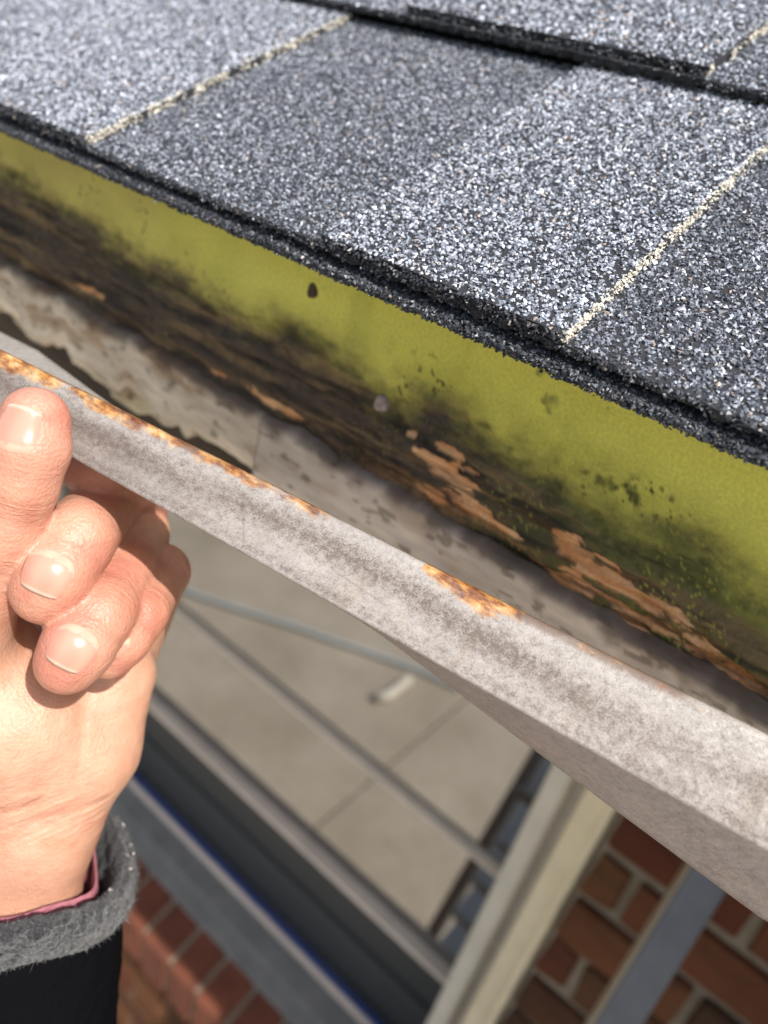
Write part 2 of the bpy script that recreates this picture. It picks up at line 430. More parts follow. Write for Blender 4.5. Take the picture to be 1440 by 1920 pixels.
dist = zb - Z + wob                                     # > 0 below the mould line
dark = sstep(-.013, .007, dist)
left = sstep(-.17, -.33, X)
green = np.array([.84, .81, .14]); olive = np.array([.42, .35, .10])
n1 = fbm(P, (18, 1, 40), 4, 5)
c = np.tile(green, (len(X), 1)) * (0.86 + .28 * n1)[:, None]
c = mixc(c, olive, np.clip(left * (.35 + .9 * fbm(P, (30, 1, 50), 4, 6)), 0, .9))
c = mixc(c, (.58, .58, .09), sstep(.55, .75, fbm(P, (60, 1, 25), 4, 7)) * .55)
rightz = sstep(-.12, -.02, X)
dk = mixc(np.tile(np.array([.080, .060, .044]), (len(X), 1)), (.135, .14, .035), rightz * .9)
dk = mixc(dk, (.22, .15, .075), sstep(.48, .68, fbm(P, (26, 1, 260), 5, 9)) * .75)
dk = mixc(dk, (.020, .015, .013), sstep(.5, .62, fbm(P, (30, 1, 340), 5, 10)) * .75)
lowz = sstep(-.098, -.114, Z); dk = mixc(dk, (.34, .17, .07), lowz * sstep(.50, .64, fbm(P, (60, 1, 420), 5, 11)) * (.1 + .45 * sstep(-.2, -.06, X)))
c = mixc(c, (.30, .26, .045), sstep(-.024, -.002, dist) * .6)
c = mixc(c, dk, dark)
grit = sstep(.54, .66, fbm(P, (420, 1, 520), 4, 18)) * sstep(-.016, .004, dist); c = mixc(c, (.040, .036, .015), grit * .4)
# yellow-green moss specks on the right, black mould specks on the paint
spx = sstep(.70, .78, fbm(P, 1300, 2, 12)) * sstep(.45, .6, fbm(P, 40, 3, 13)); c = mixc(c, (.40, .38, .07), np.clip(spx * 1.3, 0, 1) * dark * (.25 + .75 * rightz))
msp = sstep(.66, .73, fbm(P, 600, 3, 14)) * sstep(.52, .68, fbm(P, (60, 1, 60), 3, 15)); c = mixc(c, (.05, .05, .012), msp * (1 - dark))
for (px, py, rx, rz, s_) in ((1030, 690, .004, .005, .75), (1035, 750, .003, .004, .6), (1180, 925, .004, .004, .9), (1130, 900, .006, .003, .7), (905, 800, .004, .002, .6)):
    cx, cz = fx(px, py); d = np.hypot((X - cx) / rx, (Z - cz) / rz) + (fbm(P, 420, 4, 16) - .5) * 2.2
    c = mixc(c, (.05, .05, .014), (1 - sstep(.3, 1.0, d)) * s_)
# torn bare wood
torn = np.zeros(len(X))
for (px, py, rx, rz) in ((830, 885, .0105, .0062), (868, 912, .006, .0035), (838, 850, .006, .002), (540, 778, .0075, .0024), (505, 757, .005, .0015), (765, 815, .003, .0016),
                         (1060, 1010, .005, .0026), (1105, 1075, .0115, .0055), (1200, 1140, .008, .0035), (1150, 1105, .006, .003), (1300, 1215, .009, .0022),
                         (1380, 1275, .012, .003), (1440, 1330, .012, .003), (1070, 1090, .010, .005), (1175, 1165, .012, .004), (1330, 1245, .014, .0032), (1240, 1185, .010, .003), (880, 955, .008, .003), (470, 735, .006, .0016), (800, 925, .008, .0022), (700, 900, .006, .0016), (600, 850, .007, .0014), (1255, 1150, .005, .002), (930, 985, .007, .0013), (400, 700, .006, .0012), (150, 540, .012, .0016)):
    cx, cz = fx(px, py)
    d = np.hypot((X - cx) / rx, (Z - cz) / rz) + (fbm(P, (130, 1, 430), 5, 21) - .5) * 2.8
    torn = np.maximum(torn, 1 - sstep(.70, .90, d))
grain = fbm(P, (60, 1, 1100), 4, 23)
wood = mixc(np.tile(np.array([.66, .30, .11]), (len(X), 1)), (.82, .50, .25), sstep(.35, .7, grain)); wood = mixc(wood, (.10, .045, .02), sstep(.56, .70, fbm(P, (40, 1, 700), 4, 24)) * .8)
c = mixc(c, wood, torn)
rotf = np.clip(dark, 0, 1)
rough = fbm(P, (130, 1, 330), 5, 31) - .5
dy = .0028 * rotf * sstep(.3, .75, fbm(P, (60, 1, 220), 4, 33)) + rotf * rough * .0034 + torn * (.0016 - .0014 * grain)
dy += rotf * .004 * sstep(-.108, -.1175, Z) * fbm(P, (110, 1, 30), 4, 35)
P[:, 1] += dy
V = P.copy(); nz = len(zs); nx = len(xs)
F = grid_faces(nx, nz)
# back of the board
i0 = len(V); Vb = np.array([(xs[0], YF + .019, ZT), (xs[-1], YF + .019, ZT), (xs[-1], YF + .019, ZB), (xs[0], YF + .019, ZB)])
V2 = np.concatenate([V, Vb]); top = [i * nz for i in range(nx)]; bot = [i * nz + nz - 1 for i in range(nx)]
Fl = [list(f) for f in F] + [[i0 + 1, i0] + top, [i0 + 3, i0 + 2] + bot[::-1], [i0, i0 + 1, i0 + 2, i0 + 3], [i0, i0 + 3] + list(range(nz))[::-1], [i0 + 2, i0 + 1] + list(range((nx - 1) * nz, nx * nz))]
fascia = obj('fascia_board', mesh('fascia_board', V2, Fl, np.concatenate([c, np.tile(c[:1], (4, 1))]), attrs={'rot': np.concatenate([np.maximum(rotf, torn), np.ones(4)])}), M_FASC, house,
             label='green painted fascia board, mouldy and rotten along its lower edge')

def nail(px, py, r, mat, lab):
    x, z = fx(px, py); k = 18; V = []; F = []
    prof = [(0.3, -.0003), (.62, -.0005), (.95, -.0003), (1.05, .0006), (.9, .004)]
    for q, (rr, yy) in enumerate(prof):
        for i in range(k):
            a = 2 * math.pi * i / k; j = 1 + .12 * math.sin(3 * a + q)
            V.append((x + r * rr * j * math.cos(a), YF + yy, z + r * rr * j * math.sin(a) * 1.1))
    for q in range(len(prof) - 1):
        for i in range(k): F.append([q * k + i, q * k + (i + 1) % k, (q + 1) * k + (i + 1) % k, (q + 1) * k + i])
    F.append(list(range(k))[::-1])
    return obj('nail', mesh('nail', V, F, smooth=True), mat, fascia)
nail(586, 546, .0024, M_NAIL, ''); nail(713, 757, .0026, M_NAILP, '')

# ---- grey lower boards under the fascia (butt joint), the left one broken along its lower edge
def lower_board(x0, x1, colA, colB, broken, lab):
    xs = np.concatenate([[x0], np.arange(max(x0 + .001, -.47), min(x1, .09), .0009), [x1]]); xs = np.unique(np.clip(xs, x0, x1))
    zs = np.linspace(-.1175, -.1475, 34)
    XX, ZZ = np.meshgrid(xs, zs, indexing='ij'); X = XX.ravel(); Z = ZZ.ravel().copy()
    P0 = np.stack([X, X * 0, Z], 1)
    t = (-.1175 - Z) / .03
    edge = (fbm(np.stack([X, X * 0, X * 0], 1), 70, 4, 44) - .5) * (.006 if broken else .002)
    if broken: edge += .006 * sstep(.5, .62, fbm(np.stack([X, X * 0, X * 0], 1), 38, 3, 47))
    top = (fbm(np.stack([X, X * 0 + 3, X * 0], 1), 110, 4, 45) - .5) * .0035
    Z = Z + t * edge + (1 - t) * top
    Y = .1985 + (fbm(P0, (40, 1, 300), 4, 46) - .5) * .0016 + .0022 * sstep(.8, 1., t) - .0008
    Y = Y + sstep(.06, .0, t) * .0022
    c = mixc(np.tile(np.array(colA), (len(X), 1)), colB, sstep(.35, .65, fbm(P0, (25, 1, 90), 5, 48)))
    c = mixc(c, (.33, .22, .13), sstep(.55, .72, fbm(P0, (45, 1, 160), 5, 49)) * (.75 if broken else .35))
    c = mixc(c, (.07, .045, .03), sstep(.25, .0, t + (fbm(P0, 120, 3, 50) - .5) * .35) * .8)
    c = mixc(c, (.10, .08, .06), sstep(.66, .74, fbm(P0, (160, 1, 420), 3, 51)) * .6)
    V = np.stack([X, Y, Z], 1); nx, nz = len(xs), len(zs); F = grid_faces(nx, nz)
    Vk = V.reshape(nx, nz, 3)[:, [0, -1]].copy(); Vk[:, :, 1] = .214; i0 = len(V); V = np.concatenate([V, Vk.reshape(-1, 3)])
    Fl = F.tolist()
    for i in range(nx - 1):
        Fl.append([i0 + 2 * i, i0 + 2 * i + 2, (i + 1) * nz, i * nz]); Fl.append([i * nz + nz - 1, (i + 1) * nz + nz - 1, i0 + 2 * i + 3, i0 + 2 * i + 1])
    Fl.append(list(range(nz)) + [i0 + 1, i0]); Fl.append(list(range((nx - 1) * nz, nx * nz))[::-1] + [i0 + 2 * nx - 2, i0 + 2 * nx - 1])
    cc = np.concatenate([c, np.tile(np.array([[.12, .09, .06]]), (2 * nx, 1))])
    return obj('lower_board', mesh('lower_board', V, Fl, cc), M_WOOD, house, label=lab)
XJ = on_y(483, 850, .199)[0]
lower_board(-1.6, XJ - .0003, (.72, .63, .51), (.56, .48, .38), True, 'beige weathered board with broken lower edge under the fascia')
lower_board(XJ + .0003, 1.3, (.70, .63, .53), (.54, .48, .41), False, 'grey weathered board under the fascia')

# hanging splinters of the broken board
def chip(pts, thick, col):
    V = np.array(pts, float); n = len(V); nn = np.cross(V[1] - V[0], V[2] - V[0]); nn /= np.linalg.norm(nn)
    V = np.concatenate([V, V + nn * thick]); F = [list(range(n))[::-1], list(range(n, 2 * n))] + [[i, (i + 1) % n, n + (i + 1) % n, n + i] for i in range(n)]
    return obj('wood_splinter', mesh('wood_splinter', V, F, np.tile(np.array(col), (2 * n, 1)), smooth=False), M_WOOD, house)
for poly, dd in (([(222, 720), (262, 742), (288, 775), (250, 776), (208, 742)], .0), ([(20, 583), (60, 600), (66, 628), (40, 622), (28, 604)], .0), ([(262, 742), (300, 770), (310, 786), (280, 780)], .003), ([(205, 735), (225, 728), (240, 750), (216, 750)], .002)):
    chip([on_y(a, b, .203 - dd) + np.array([0, .0015 * (i % 2), 0]) for i, (a, b) in enumerate(poly)], .0022, (.55, .48, .33))
# dark board added to blacken the gap under the eave, soffit panel to the wall
box('gap_dark_board', (-1.6, 1.3, .2155, .245, -.176, -.045), M_DARKWOOD, house)
box('soffit_panel', (-1.6, 1.3, .2455, .70, -.184, -.172), M_SOFFIT, house)

# ------------------------------------------------------------------ brick wall with window
YW = .585; WX0, WX1 = -1.18, -.0235; WZT = -.40
wall = part_empty('brick_wall', house)
ZG = -HC + .01
CO = .0697                                           # course height
zline = -.5951 * YW / .61                            # a bed joint seen beside the window
xj = .0199 * YW / .61; PIT = .0965 * 2 * YW / .61
SILLZ = -1.345
def brick_me(name, L, H, D, seed):
    r = np.random.default_rng(seed); V, F = box_vf(-L / 2, L / 2, 0, D, -H / 2, H / 2, bev=.0035)
    V = V + r.normal(size=V.shape) * .0012; V[:, 2] -= HC
    return mesh(name, V, F, smooth=False)
GAP = .0105
variants = [brick_me('brick', PIT - GAP, CO - GAP, .055, s) for s in range(6)]
halfv = {}
def put_brick(x0, x1, zc, y, individual, acc, k):
    L = x1 - x0
    if L < .012: return
    if abs(L - (PIT - GAP)) < .002: me = variants[k % 6]
    else:
        key = (round(L, 3), k % 2)
        if key not in halfv: halfv[key] = brick_me('brick', L, CO - GAP, .055, k % 50)
        me = halfv[key]
    o = bpy.data.objects.new('brick', me)
    if not me.materials: me.materials.append(M_BRICK)
    if individual:
        o.location = ((x0 + x1) / 2, y, zc + HC); link(o, wall)
    else:
        acc.append((np.array([v.co for v in me.vertices]) + np.array([(x0 + x1) / 2, y, zc]), [list(p.vertices) for p in me.polygons]))
        bpy.data.objects.remove(o)
acc = []; cnt = 0
kmin = int(math.floor((ZG - zline) / CO)); kmax = int(math.floor((-.19 - zline) / CO))
for k in range(kmin, kmax):  # courses
    z0 = zline + k * CO; zc = z0 + CO / 2
    off = xj + (0 if (k % 2) else PIT / 2)
    i0 = int(math.floor((-1.5 - off) / PIT)); x = off + i0 * PIT
    while x < 1.2:
        a, b = x + GAP / 2, x + PIT - GAP / 2
        segs = [(a, b)]
        if zc > SILLZ - .072 and zc < WZT + .01:
            segs = []
            if a < WX0 - .004: segs.append((a, min(b, WX0 - .004)))
            if b > WX1 + .004: segs.append((max(a, WX1 + .004), b))
        for (p, q) in segs:
            vis = (-.95 < p < .5) and (zc > -2.3)
            put_brick(p, q, zc, YW + rng.normal() * .0012, vis and cnt < 300, acc, cnt)
            if vis: cnt += 1
        x += PIT
if acc:
    V = []; F = []; o_ = 0
    for v, f in acc: V.append(v); F += [[i + o_ for i in q] for q in f]; o_ += len(v)
    obj('brick_field', mesh('brick_field', np.concatenate(V), F, smooth=False), M_BRICK, wall, kind='stuff')
for (a, b, c_, d_) in ((-1.52, WX0, ZG, -.186), (WX1, 1.22, ZG, -.186), (WX0, WX1, ZG, SILLZ - .045), (WX0, WX1, WZT, -.186)):
    box('mortar_bed', (a, b, YW + .0065, YW + .16, c_, d_), M_MORTAR, wall, bev=0)
# steel lintel line above the opening
# rowlock sill: bricks on edge, sloping out
xa = on_z(292, 1628, -1.315)[0]; xb = on_z(486, 1844, -1.315)[0]; RP = (xb - xa) / 4
sill = part_empty('brick_sill', house)
def rowlock_pt(x, u, t):      # u 0 at the window .. 1 at the front edge, t depth under the surface
    y = .655 + u * (.5425 - .655); z = -1.300 + u * (-.045) 
    return (x, y + t * .02, z - t)
rme = []
kx = int(math.floor((WX0 - xa) / RP)); x = xa + kx * RP
while x < WX1 - .01:
    a, b = max(x + .0048, WX0 - .02), min(x + RP - .0048, WX1 + .015)
    if b - a > .012:
        V, F = box_vf(0, 1, 0, 1, 0, 1, bev=.04)
        V = np.array([rowlock_pt(a + v[0] * (b - a), 1 - v[1], (1 - v[2]) * .105) for v in V]) + rng.normal(size=(len(V), 3)) * .001
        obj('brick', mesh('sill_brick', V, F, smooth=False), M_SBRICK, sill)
    x += RP
V, F = box_vf(0, 1, 0, 1, 0, 1)
V = np.array([rowlock_pt(WX0 - .01 + v[0] * (WX1 - WX0 + .02), .94 * (1 - v[1]), .006 + (1 - v[2]) * .095) for v in V])
obj('mortar_bed', mesh('sill_mortar', V, F, smooth=False), M_MORTAR, sill)

win = part_empty('window', house)
YG = .70
# right jamb: cream casing, groove and inner stop as one stepped profile per piece
def prof(name, pts, mat, z0=-1.27, z1=WZT): 
    V, F = extrude_poly(pts, 2, z0, z1); return obj(name, mesh(name, V, F, smooth=False), mat, win)
def jamb(xs_):        # xs_ maps offset from the brick edge to x
    f_ = lambda pts: [(xs_(a), b) for a, b in pts]
    prof('casing', f_([(.0, .70), (.0, .594), (.003, .589), (.009, .589), (.0115, .597), (.032, .600), (.035, .606), (.035, .70)]), M_CREAM)
    prof('channel', f_([(.0352, .70), (.0352, .632), (.050, .632), (.050, .70)]), M_GROOVE)
    prof('stop', f_([(.0502, .71), (.0502, .622), (.054, .618), (.073, .6195), (.076, .625), (.076, .71)]), M_FGREY)
jamb(lambda a: WX1 - .002 - a); jamb(lambda a: WX0 + .002 + a)
PX0, PX1 = WX0 + .075, WX1 - .075
box('head', (WX0 + .004, WX1 - .004, .60, .72, WZT - .05, WZT), M_CREAM, win)
def zat(c, y): return c * y
def hrail(name, zc, y0, y1, h, mat): return box(name, (PX0 - .002, PX1 + .002, y0, y1, zc - h / 2, zc + h / 2), mat, win, bev=.0015)
ZR1 = -1.193 * .688; ZR2 = -1.565 * .672
box('pane', (PX0, PX1, YG, YG + .006, ZR1 + .004, WZT - .05), M_GLASS, win, bev=0)
hrail('glazing_bar', ZR1, .690, .704, .008, M_RAIL)
hrail('glazing_bar', ZR1 + .0085, .695, .704, .008, M_GROOVE)
box('pane', (PX0, PX1, YG + .0005, YG + .006, ZR2 + .004, ZR1 - .004), M_GLASS, win, bev=0)
hrail('bottom_rail', ZR2, .680, .706, .011, M_RAIL)
ZS = -1.868 * .688
box('screen', (PX0, PX1, .708, .712, ZS - .01, ZR2 - .002), M_SCREEN, win, bev=0)
hrail('screen_bar', ZS + .10, .702, .709, .03, M_SCREEN)
hrail('seal', ZS + .006, .689, .70, .006, M_BLUE)
# sloping metal sill in two steps
V, F = extrude_poly([(.72, ZS), (.686, ZS), (.683, ZS - .004), (.640, ZS - .012), (.638, ZS - .020), (.612, ZS - .026), (.609, ZS - .044), (.72, ZS - .05)], 0, WX0 + .003, WX1 - .003)
obj('sill', mesh('sill', V, F, smooth=False), M_SILL, win)
V, F = extrude_poly([(.6900, ZS + .0012), (.6855, ZS + .0012), (.6815, ZS - .003), (.6790, ZS - .003), (.6790, ZS - .006), (.69, ZS - .002)], 0, PX0, PX1)
obj('sill_lip', mesh('sill_lip', V, F, smooth=False), M_RAIL, win)
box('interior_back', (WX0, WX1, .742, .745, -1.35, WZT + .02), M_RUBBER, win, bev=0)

# ------------------------------------------------------------------ loose metal strip held by the hand
st = empty('metal_drip_edge', (.16, .19, HC - .12), 'long rusty white metal drip edge strip pulled away from the fascia', 'metal strip')
A0 = np.array(ray(0, 660)) * .212; A1 = np.array(ray(1440, 1385)) * .165
B0 = np.array(ray(130, 850)) * .1915; B1 = np.array(ray(1440, 1590)) * .155
def lx(P0, P1, x): t = (x - P0[0]) / (P1[0] - P0[0]); return P0[None] + (P1 - P0)[None] * t[:, None]
xs = np.concatenate([np.linspace(-.42, -.25, 30), np.arange(-.2495, .055, .00045), np.linspace(.056, .16, 60)])
T = lx(A0, A1, xs); B = lx(B0, B1, xs)
# beyond the frame on the right the strip runs back to the fascia
k = sstep(.05, .32, xs)
T[:, 1] = np.where(xs > .05, np.interp(xs, [.05, .16], [T[np.argmin(abs(xs - .05)), 1], .1965]), T[:, 1])
B[:, 1] = np.where(xs > .05, T[:, 1] - .018, B[:, 1])
T[:, 2] = np.where(xs > .05, T[np.argmin(abs(xs - .05)), 2], T[:, 2]); B[:, 2] = np.where(xs > .05, T[:, 2] - .0125, B[:, 2])
q = np.stack([xs, xs * 0, xs * 0], 1)
und = (fbm(q, 26, 3, 61) - .5) * .0009; T[:, 2] += und; B[:, 2] += und * .5 + (fbm(q, 14, 2, 62) - .5) * .0008
kk = sstep(-.20, .03, xs)[:, None]
OL = np.stack([xs * 0, np.interp(xs, [-.3, -.087, -.03, .03], [.027, .0215, .0158, .0103]), np.interp(xs, [-.3, -.087, -.03, .03], [-.009, -.0166, -.0215, -.0266])], 1)
L = B + OL
RB = T + np.stack([xs * 0, np.interp(xs, [-.3, -.205, -.145, .05], [.019, .0165, .004, .003]), np.interp(xs, [-.3, -.205, -.14, .05], [-.004, -.004, -.006, -.006])], 1)
rows = []; vv = []
def seg(P0, P1, n, v0, v1, bulge=0., first=True):
    tt = np.linspace(0, 1, n)[(0 if first else 1):]
    for t in tt:
        nrm = np.cross(P1 - P0, np.array([1., 0, 0])); nrm /= np.linalg.norm(nrm, axis=1)[:, None]
        rows.append(P0 + (P1 - P0) * t + nrm * bulge * math.sin(math.pi * t)); vv.append(v0 + (v1 - v0) * t)
hem = T + np.array([0, .0012, -.0012])
seg(RB, hem, 8, -1, -.08)
seg(hem + np.array([0, .0, .0011]), T + np.array([0, -.0006, .0004]), 3, -.05, .02)
seg(T + np.array([0, -.0012, -.0002]), B, 46, .03, 1, bulge=-.0006)
seg(B + np.array([0, .0002, -.0005]), L, 14, 1.02, 2)
seg(L + np.array([0, .0009, .0001]), L + np.array([0, .0022, .006]), 3, 2.1, 2.4)
V = np.stack(rows, 1); nx, nv = V.shape[:2]; V = V.reshape(-1, 3); vvv = np.tile(np.array(vv), nx); X = np.repeat(xs, nv)
PP = np.stack([X, vvv * .02, X * 0], 1)
F = grid_faces(nx, nv)
c = np.tile(np.array([.34, .315, .29]), (len(V), 1))
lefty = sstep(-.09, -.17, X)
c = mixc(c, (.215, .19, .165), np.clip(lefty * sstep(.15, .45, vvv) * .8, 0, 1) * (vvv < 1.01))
c = mixc(c, (.36, .34, .315), sstep(.45, .1, vvv + (fbm(PP, (60, 60, 1), 3, 66) - .5) * .5) * .7 * (vvv < 1.01))  # highlight painted along the upper part of the lit face
c = mixc(c, (.40, .345, .33), ((vvv > 1.01)).astype(float))
c = mixc(c, (.33, .31, .285), (vvv < -.02).astype(float))
c = mixc(c, (.46, .36, .31), ((vvv > 1.5) & (vvv < 2.2)) * sstep(.52, .66, fbm(PP, (40, 400, 1), 4, 67)) * .5)
band = np.exp(-((vvv - .50 - (fbm(PP, (22, 1, 1), 3, 68) - .5) * .45) / .20) ** 2)
low = np.exp(-((vvv - .93) / .09) ** 2)
spk_ = (band * (.35 + .9 * fbm(PP, (45, 150, 1), 4, 69) ** 1.5 * 1.4) + low * (.2 + .75 * fbm(PP, (60, 100, 1), 4, 70)) + .12 + .25 * lefty) * ((vvv > .03) & (vvv < 1.005))
streak = sstep(.60, .72, fbm(PP, (260, 8, 1), 4, 76)) * sstep(.2, .5, vvv) * (vvv < 1.0)
c = mixc(c, (.27, .225, .18), streak * .45)
for (xa_s, va, xb_s, vb) in ((-.115, .30, -.104, .95), (-.06, .12, -.045, .22), (.0, .5, .006, .9), (-.085, .62, -.07, .7), (-.15, .4, -.146, .8)):
    tq = np.clip(((X - xa_s) * (xb_s - xa_s) / .0004 + (vvv - va) * (vb - va)) / ((xb_s - xa_s) ** 2 / .0004 + (vb - va) ** 2), 0, 1)
    dq = np.hypot(X - (xa_s + (xb_s - xa_s) * tq), (vvv - (va + (vb - va) * tq)) * .02)
    c = mixc(c, (.12, .10, .085), sstep(.0004, .0001, dq) * .4)
rust = np.zeros(len(V))
# rust patches along the folded top edge: position along the strip found from the photograph
def along(px):     # x on the top edge that projects to this picture column
    best = T[np.argmin(np.abs((T @ R[:, 0]) / (T @ R[:, 2]) * FPX + 720 - px))]; return best[0]
for (p0, p1, dep, s_) in ((-60, 130, .20, .95), (130, 320, .16, .9), (300, 560, .12, .8), (540, 625, .10, .9), (795, 990, .15, 1.05), (990, 1440, .05, .5), (640, 790, .05, .5)):
    x0, x1 = along(p0), along(p1); xm = (x0 + x1) / 2; hw = (x1 - x0) / 2
    e = np.clip(1 - ((X - xm) / hw) ** 2, 0, 1) ** .5
    lim = dep * e * (.5 + 1.0 * fbm(PP, (130, 1, 1), 3, 72))
    rust = np.maximum(rust, s_ * sstep(lim + .22, lim - .16, np.abs(vvv)) * (e > 0) * (vvv > -.3))
edge_l = sstep(.10, .02, np.abs(vvv)) * sstep(.40, .6, fbm(PP, (60, 1, 1), 4, 79)); c = mixc(c, (.11, .055, .03), edge_l * .75 * (X < .0))
rust *= (.72 + .55 * fbm(PP, (220, 180, 1), 4, 73)) * (vvv < .6)
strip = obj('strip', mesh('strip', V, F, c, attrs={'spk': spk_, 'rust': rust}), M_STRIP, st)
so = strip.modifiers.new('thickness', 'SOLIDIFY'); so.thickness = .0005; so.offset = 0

# ------------------------------------------------------------------ the hand (one continuous surface from a blended distance field, built in camera axes, mm)
def C(px, py, d): return np.array([(px - 720) / FPX * d, (py - 960) / FPX * d, d]) * 1000.0
def toW(p): return (np.asarray(p, float) / 1000.0) @ R.T

def cap(P, a, b, ra, rb):
    ab = b - a; t = np.clip(((P - a) @ ab) / (ab @ ab), 0, 1)
    return np.sqrt(np.sum((P - a - t[:, None] * ab) ** 2, 1)) - (ra + (rb - ra) * t)
def smin(a, b, k):
    h = np.clip(.5 + .5 * (b - a) / k, 0, 1); return b * (1 - h) + a * h - k * h * (1 - h)

THUMB = [(C(66, 789, .1875), 8.4), (C(56, 840, .1865), 9.2), (C(39, 905, .1885), 8.8), (C(8, 995, .194), 9.8), (C(-40, 1100, .202), 10.8), (C(-80, 1215, .212), 14), (C(-50, 1430, .234), 17.5)]
INDEX = [(C(104, 846, .2150), 7.6), (C(186, 879, .2160), 8.3), (C(256, 905, .236), 9.0), (C(262, 1040, .276), 10.5)]
MIDDLE = [(C(86, 1106, .1975), 9.0), (C(104, 1078, .1975), 9.8), (C(146, 1008, .2035), 9.9), (C(198, 946, .2300), 10.0), (C(205, 1100, .272), 12)]
RING = [(C(128, 1240, .1985), 8.6), (C(146, 1212, .1985), 9.2), (C(188, 1150, .2045), 9.1), (C(236, 1078, .2230), 9.1), (C(257, 1000, .2430), 9.8), (C(205, 1180, .272), 12)]
PINKY = [(C(206, 1224, .2120), 7.3), (C(228, 1196, .2120), 7.8), (C(262, 1150, .2170), 7.8), (C(303, 1072, .2380), 8.5), (C(225, 1250, .266), 11)]
PALM = [[(C(215, 1265, .244), 13), (C(158, 1400, .2425), 17), (C(78, 1560, .243), 15.5)],
        [(C(-30, 1230, .226), 16), (C(28, 1345, .2275), 20), (C(15, 1480, .238), 18)],
        [(C(110, 1170, .262), 15), (C(90, 1400, .254), 18.5), (C(10, 1560, .249), 17.5)],
        [(C(205, 1130, .270), 13), (C(205, 1250, .263), 13)],
        [(C(78, 1560, .243), 15), (C(62, 1680, .2455), 14), (C(60, 1800, .254), 15)],
        [(C(-10, 1560, .244), 16.5), (C(-20, 1690, .2455), 16), (C(-30, 1800, .254), 17)],
        [(C(-60, 1440, .243), 16.5), (C(-100, 1600, .248), 14.5), (C(-115, 1800, .257), 16)]]
def chain(P, ch, k):
    d = None
    for (a, ra), (b, rb) in zip(ch[:-1], ch[1:]):
        e = cap(P, a, b, ra, rb); d = e if d is None else smin(d, e, k)
    return d
def hand_sdf(P):
    pm = None
    for ch in PALM:
        e = chain(P, ch, 4.0); pm = e if pm is None else smin(pm, e, 9.0)
    th = chain(P, THUMB, 2.6); pm = smin(pm, th, 7.0)
    fg = None
    for ch, k in ((MIDDLE, 2.2), (RING, 2.2), (PINKY, 2.2), (INDEX, 2.5)):
        e = chain(P, ch, k); fg = e if fg is None else smin(fg, e, .45)
    d = smin(pm, fg, .8)
    # knuckle folds: shallow grooves across the outer joints
    for ch, j in ((MIDDLE, 2), (RING, 2), (PINKY, 2), (THUMB, 3)):
        a = ch[j][0]; ax = ch[j - 1][0] - ch[j + 1][0]; ax = ax / np.linalg.norm(ax)
        for o, dep, wd in ((-1.9, .22, .55), (0.3, .35, .7), (2.3, .22, .55)):
            s = (P - a) @ ax - o; rr = np.linalg.norm(P - a, axis=1)
            d = d + dep * np.exp(-(s / wd) ** 2) * (rr < 14)
    # wrist and palm creases
    for (p, q, dep, wd) in ((C(-60, 1560, .222), C(185, 1512, .229), .55, .9), (C(-60, 1525, .220), C(130, 1500, .223), .4, .8), (C(150, 1300, .221), C(152, 1455, .226), .7, 1.3)):
        ab = q - p; t = np.clip(((P - p) @ ab) / (ab @ ab), 0, 1); dd = P - p - t[:, None] * ab; r2 = dd[:, 0] ** 2 + dd[:, 1] ** 2
        d = d + dep * np.exp(-r2 / wd ** 2) * (np.abs(dd[:, 2]) < 16)
    return d

def surface_nets(fn, lo, hi, h):
    ax = [np.arange(lo[i], hi[i] + h, h) for i in range(3)]; n = [len(a) for a in ax]
    D = np.empty(n, np.float32)
    YY, ZZ = np.meshgrid(ax[1], ax[2], indexing='ij'); yz = np.stack([YY.ravel(), ZZ.ravel()], 1)
    blk = 6
    for i in range(0, n[0], blk):
        xs_ = ax[0][i:i + blk]
        P = np.concatenate([np.concatenate([np.full((len(yz), 1), x), yz], 1) for x in xs_])
        D[i:i + len(xs_)] = fn(P).reshape(len(xs_), n[1], n[2])
    S = D < 0
    c = np.zeros([k - 1 for k in n], np.int8)
    for dx in (0, 1):
        for dy in (0, 1):
            for dz in (0, 1): c += S[dx:n[0] - 1 + dx, dy:n[1] - 1 + dy, dz:n[2] - 1 + dz]
    cells = np.argwhere((c > 0) & (c < 8)); idx = np.full(c.shape, -1, np.int64); idx[tuple(cells.T)] = np.arange(len(cells))
    acc_ = np.zeros((len(cells), 3)); cn = np.zeros(len(cells))
    corners = [(a, b, e) for a in (0, 1) for b in (0, 1) for e in (0, 1)]
    for p in corners:
        for a in range(3):
            if p[a] == 0:
                q = list(p); q[a] = 1
                d0 = D[tuple((cells + p).T)]; d1 = D[tuple((cells + q).T)]; m = (d0 < 0) != (d1 < 0)
                t = d0[m] / (d0[m] - d1[m]); pt = np.tile(np.array(p, float), (m.sum(), 1)); pt[:, a] = t
                acc_[m] += pt; cn[m] += 1
    V = np.array(lo) + (cells + acc_ / cn[:, None]) * h
    F = []
    for a in range(3):
        b, e = (a + 1) % 3, (a + 2) % 3
        sl0 = [slice(None)] * 3; sl1 = [slice(None)] * 3; sl0[a] = slice(0, n[a] - 1); sl1[a] = slice(1, n[a])
        s0 = S[tuple(sl0)]; s1 = S[tuple(sl1)]
        ed = np.argwhere(s0 != s1); ok = (ed[:, b] > 0) & (ed[:, e] > 0) & (ed[:, b] < n[b] - 1) & (ed[:, e] < n[e] - 1); ed = ed[ok]
        fl = s0[tuple(ed.T)]
        def cell(db, de): q = ed.copy(); q[:, b] -= db; q[:, e] -= de; return idx[tuple(q.T)]
        Q = np.stack([cell(1, 1), cell(0, 1), cell(0, 0), cell(1, 0)], 1); Q[~fl] = Q[~fl][:, ::-1]; F.append(Q)
    return V, np.concatenate(F)
lo = C(-270, 690, .2); lo = np.array([-178., -42., 170.]); hi = np.array([-48., 152., 296.])
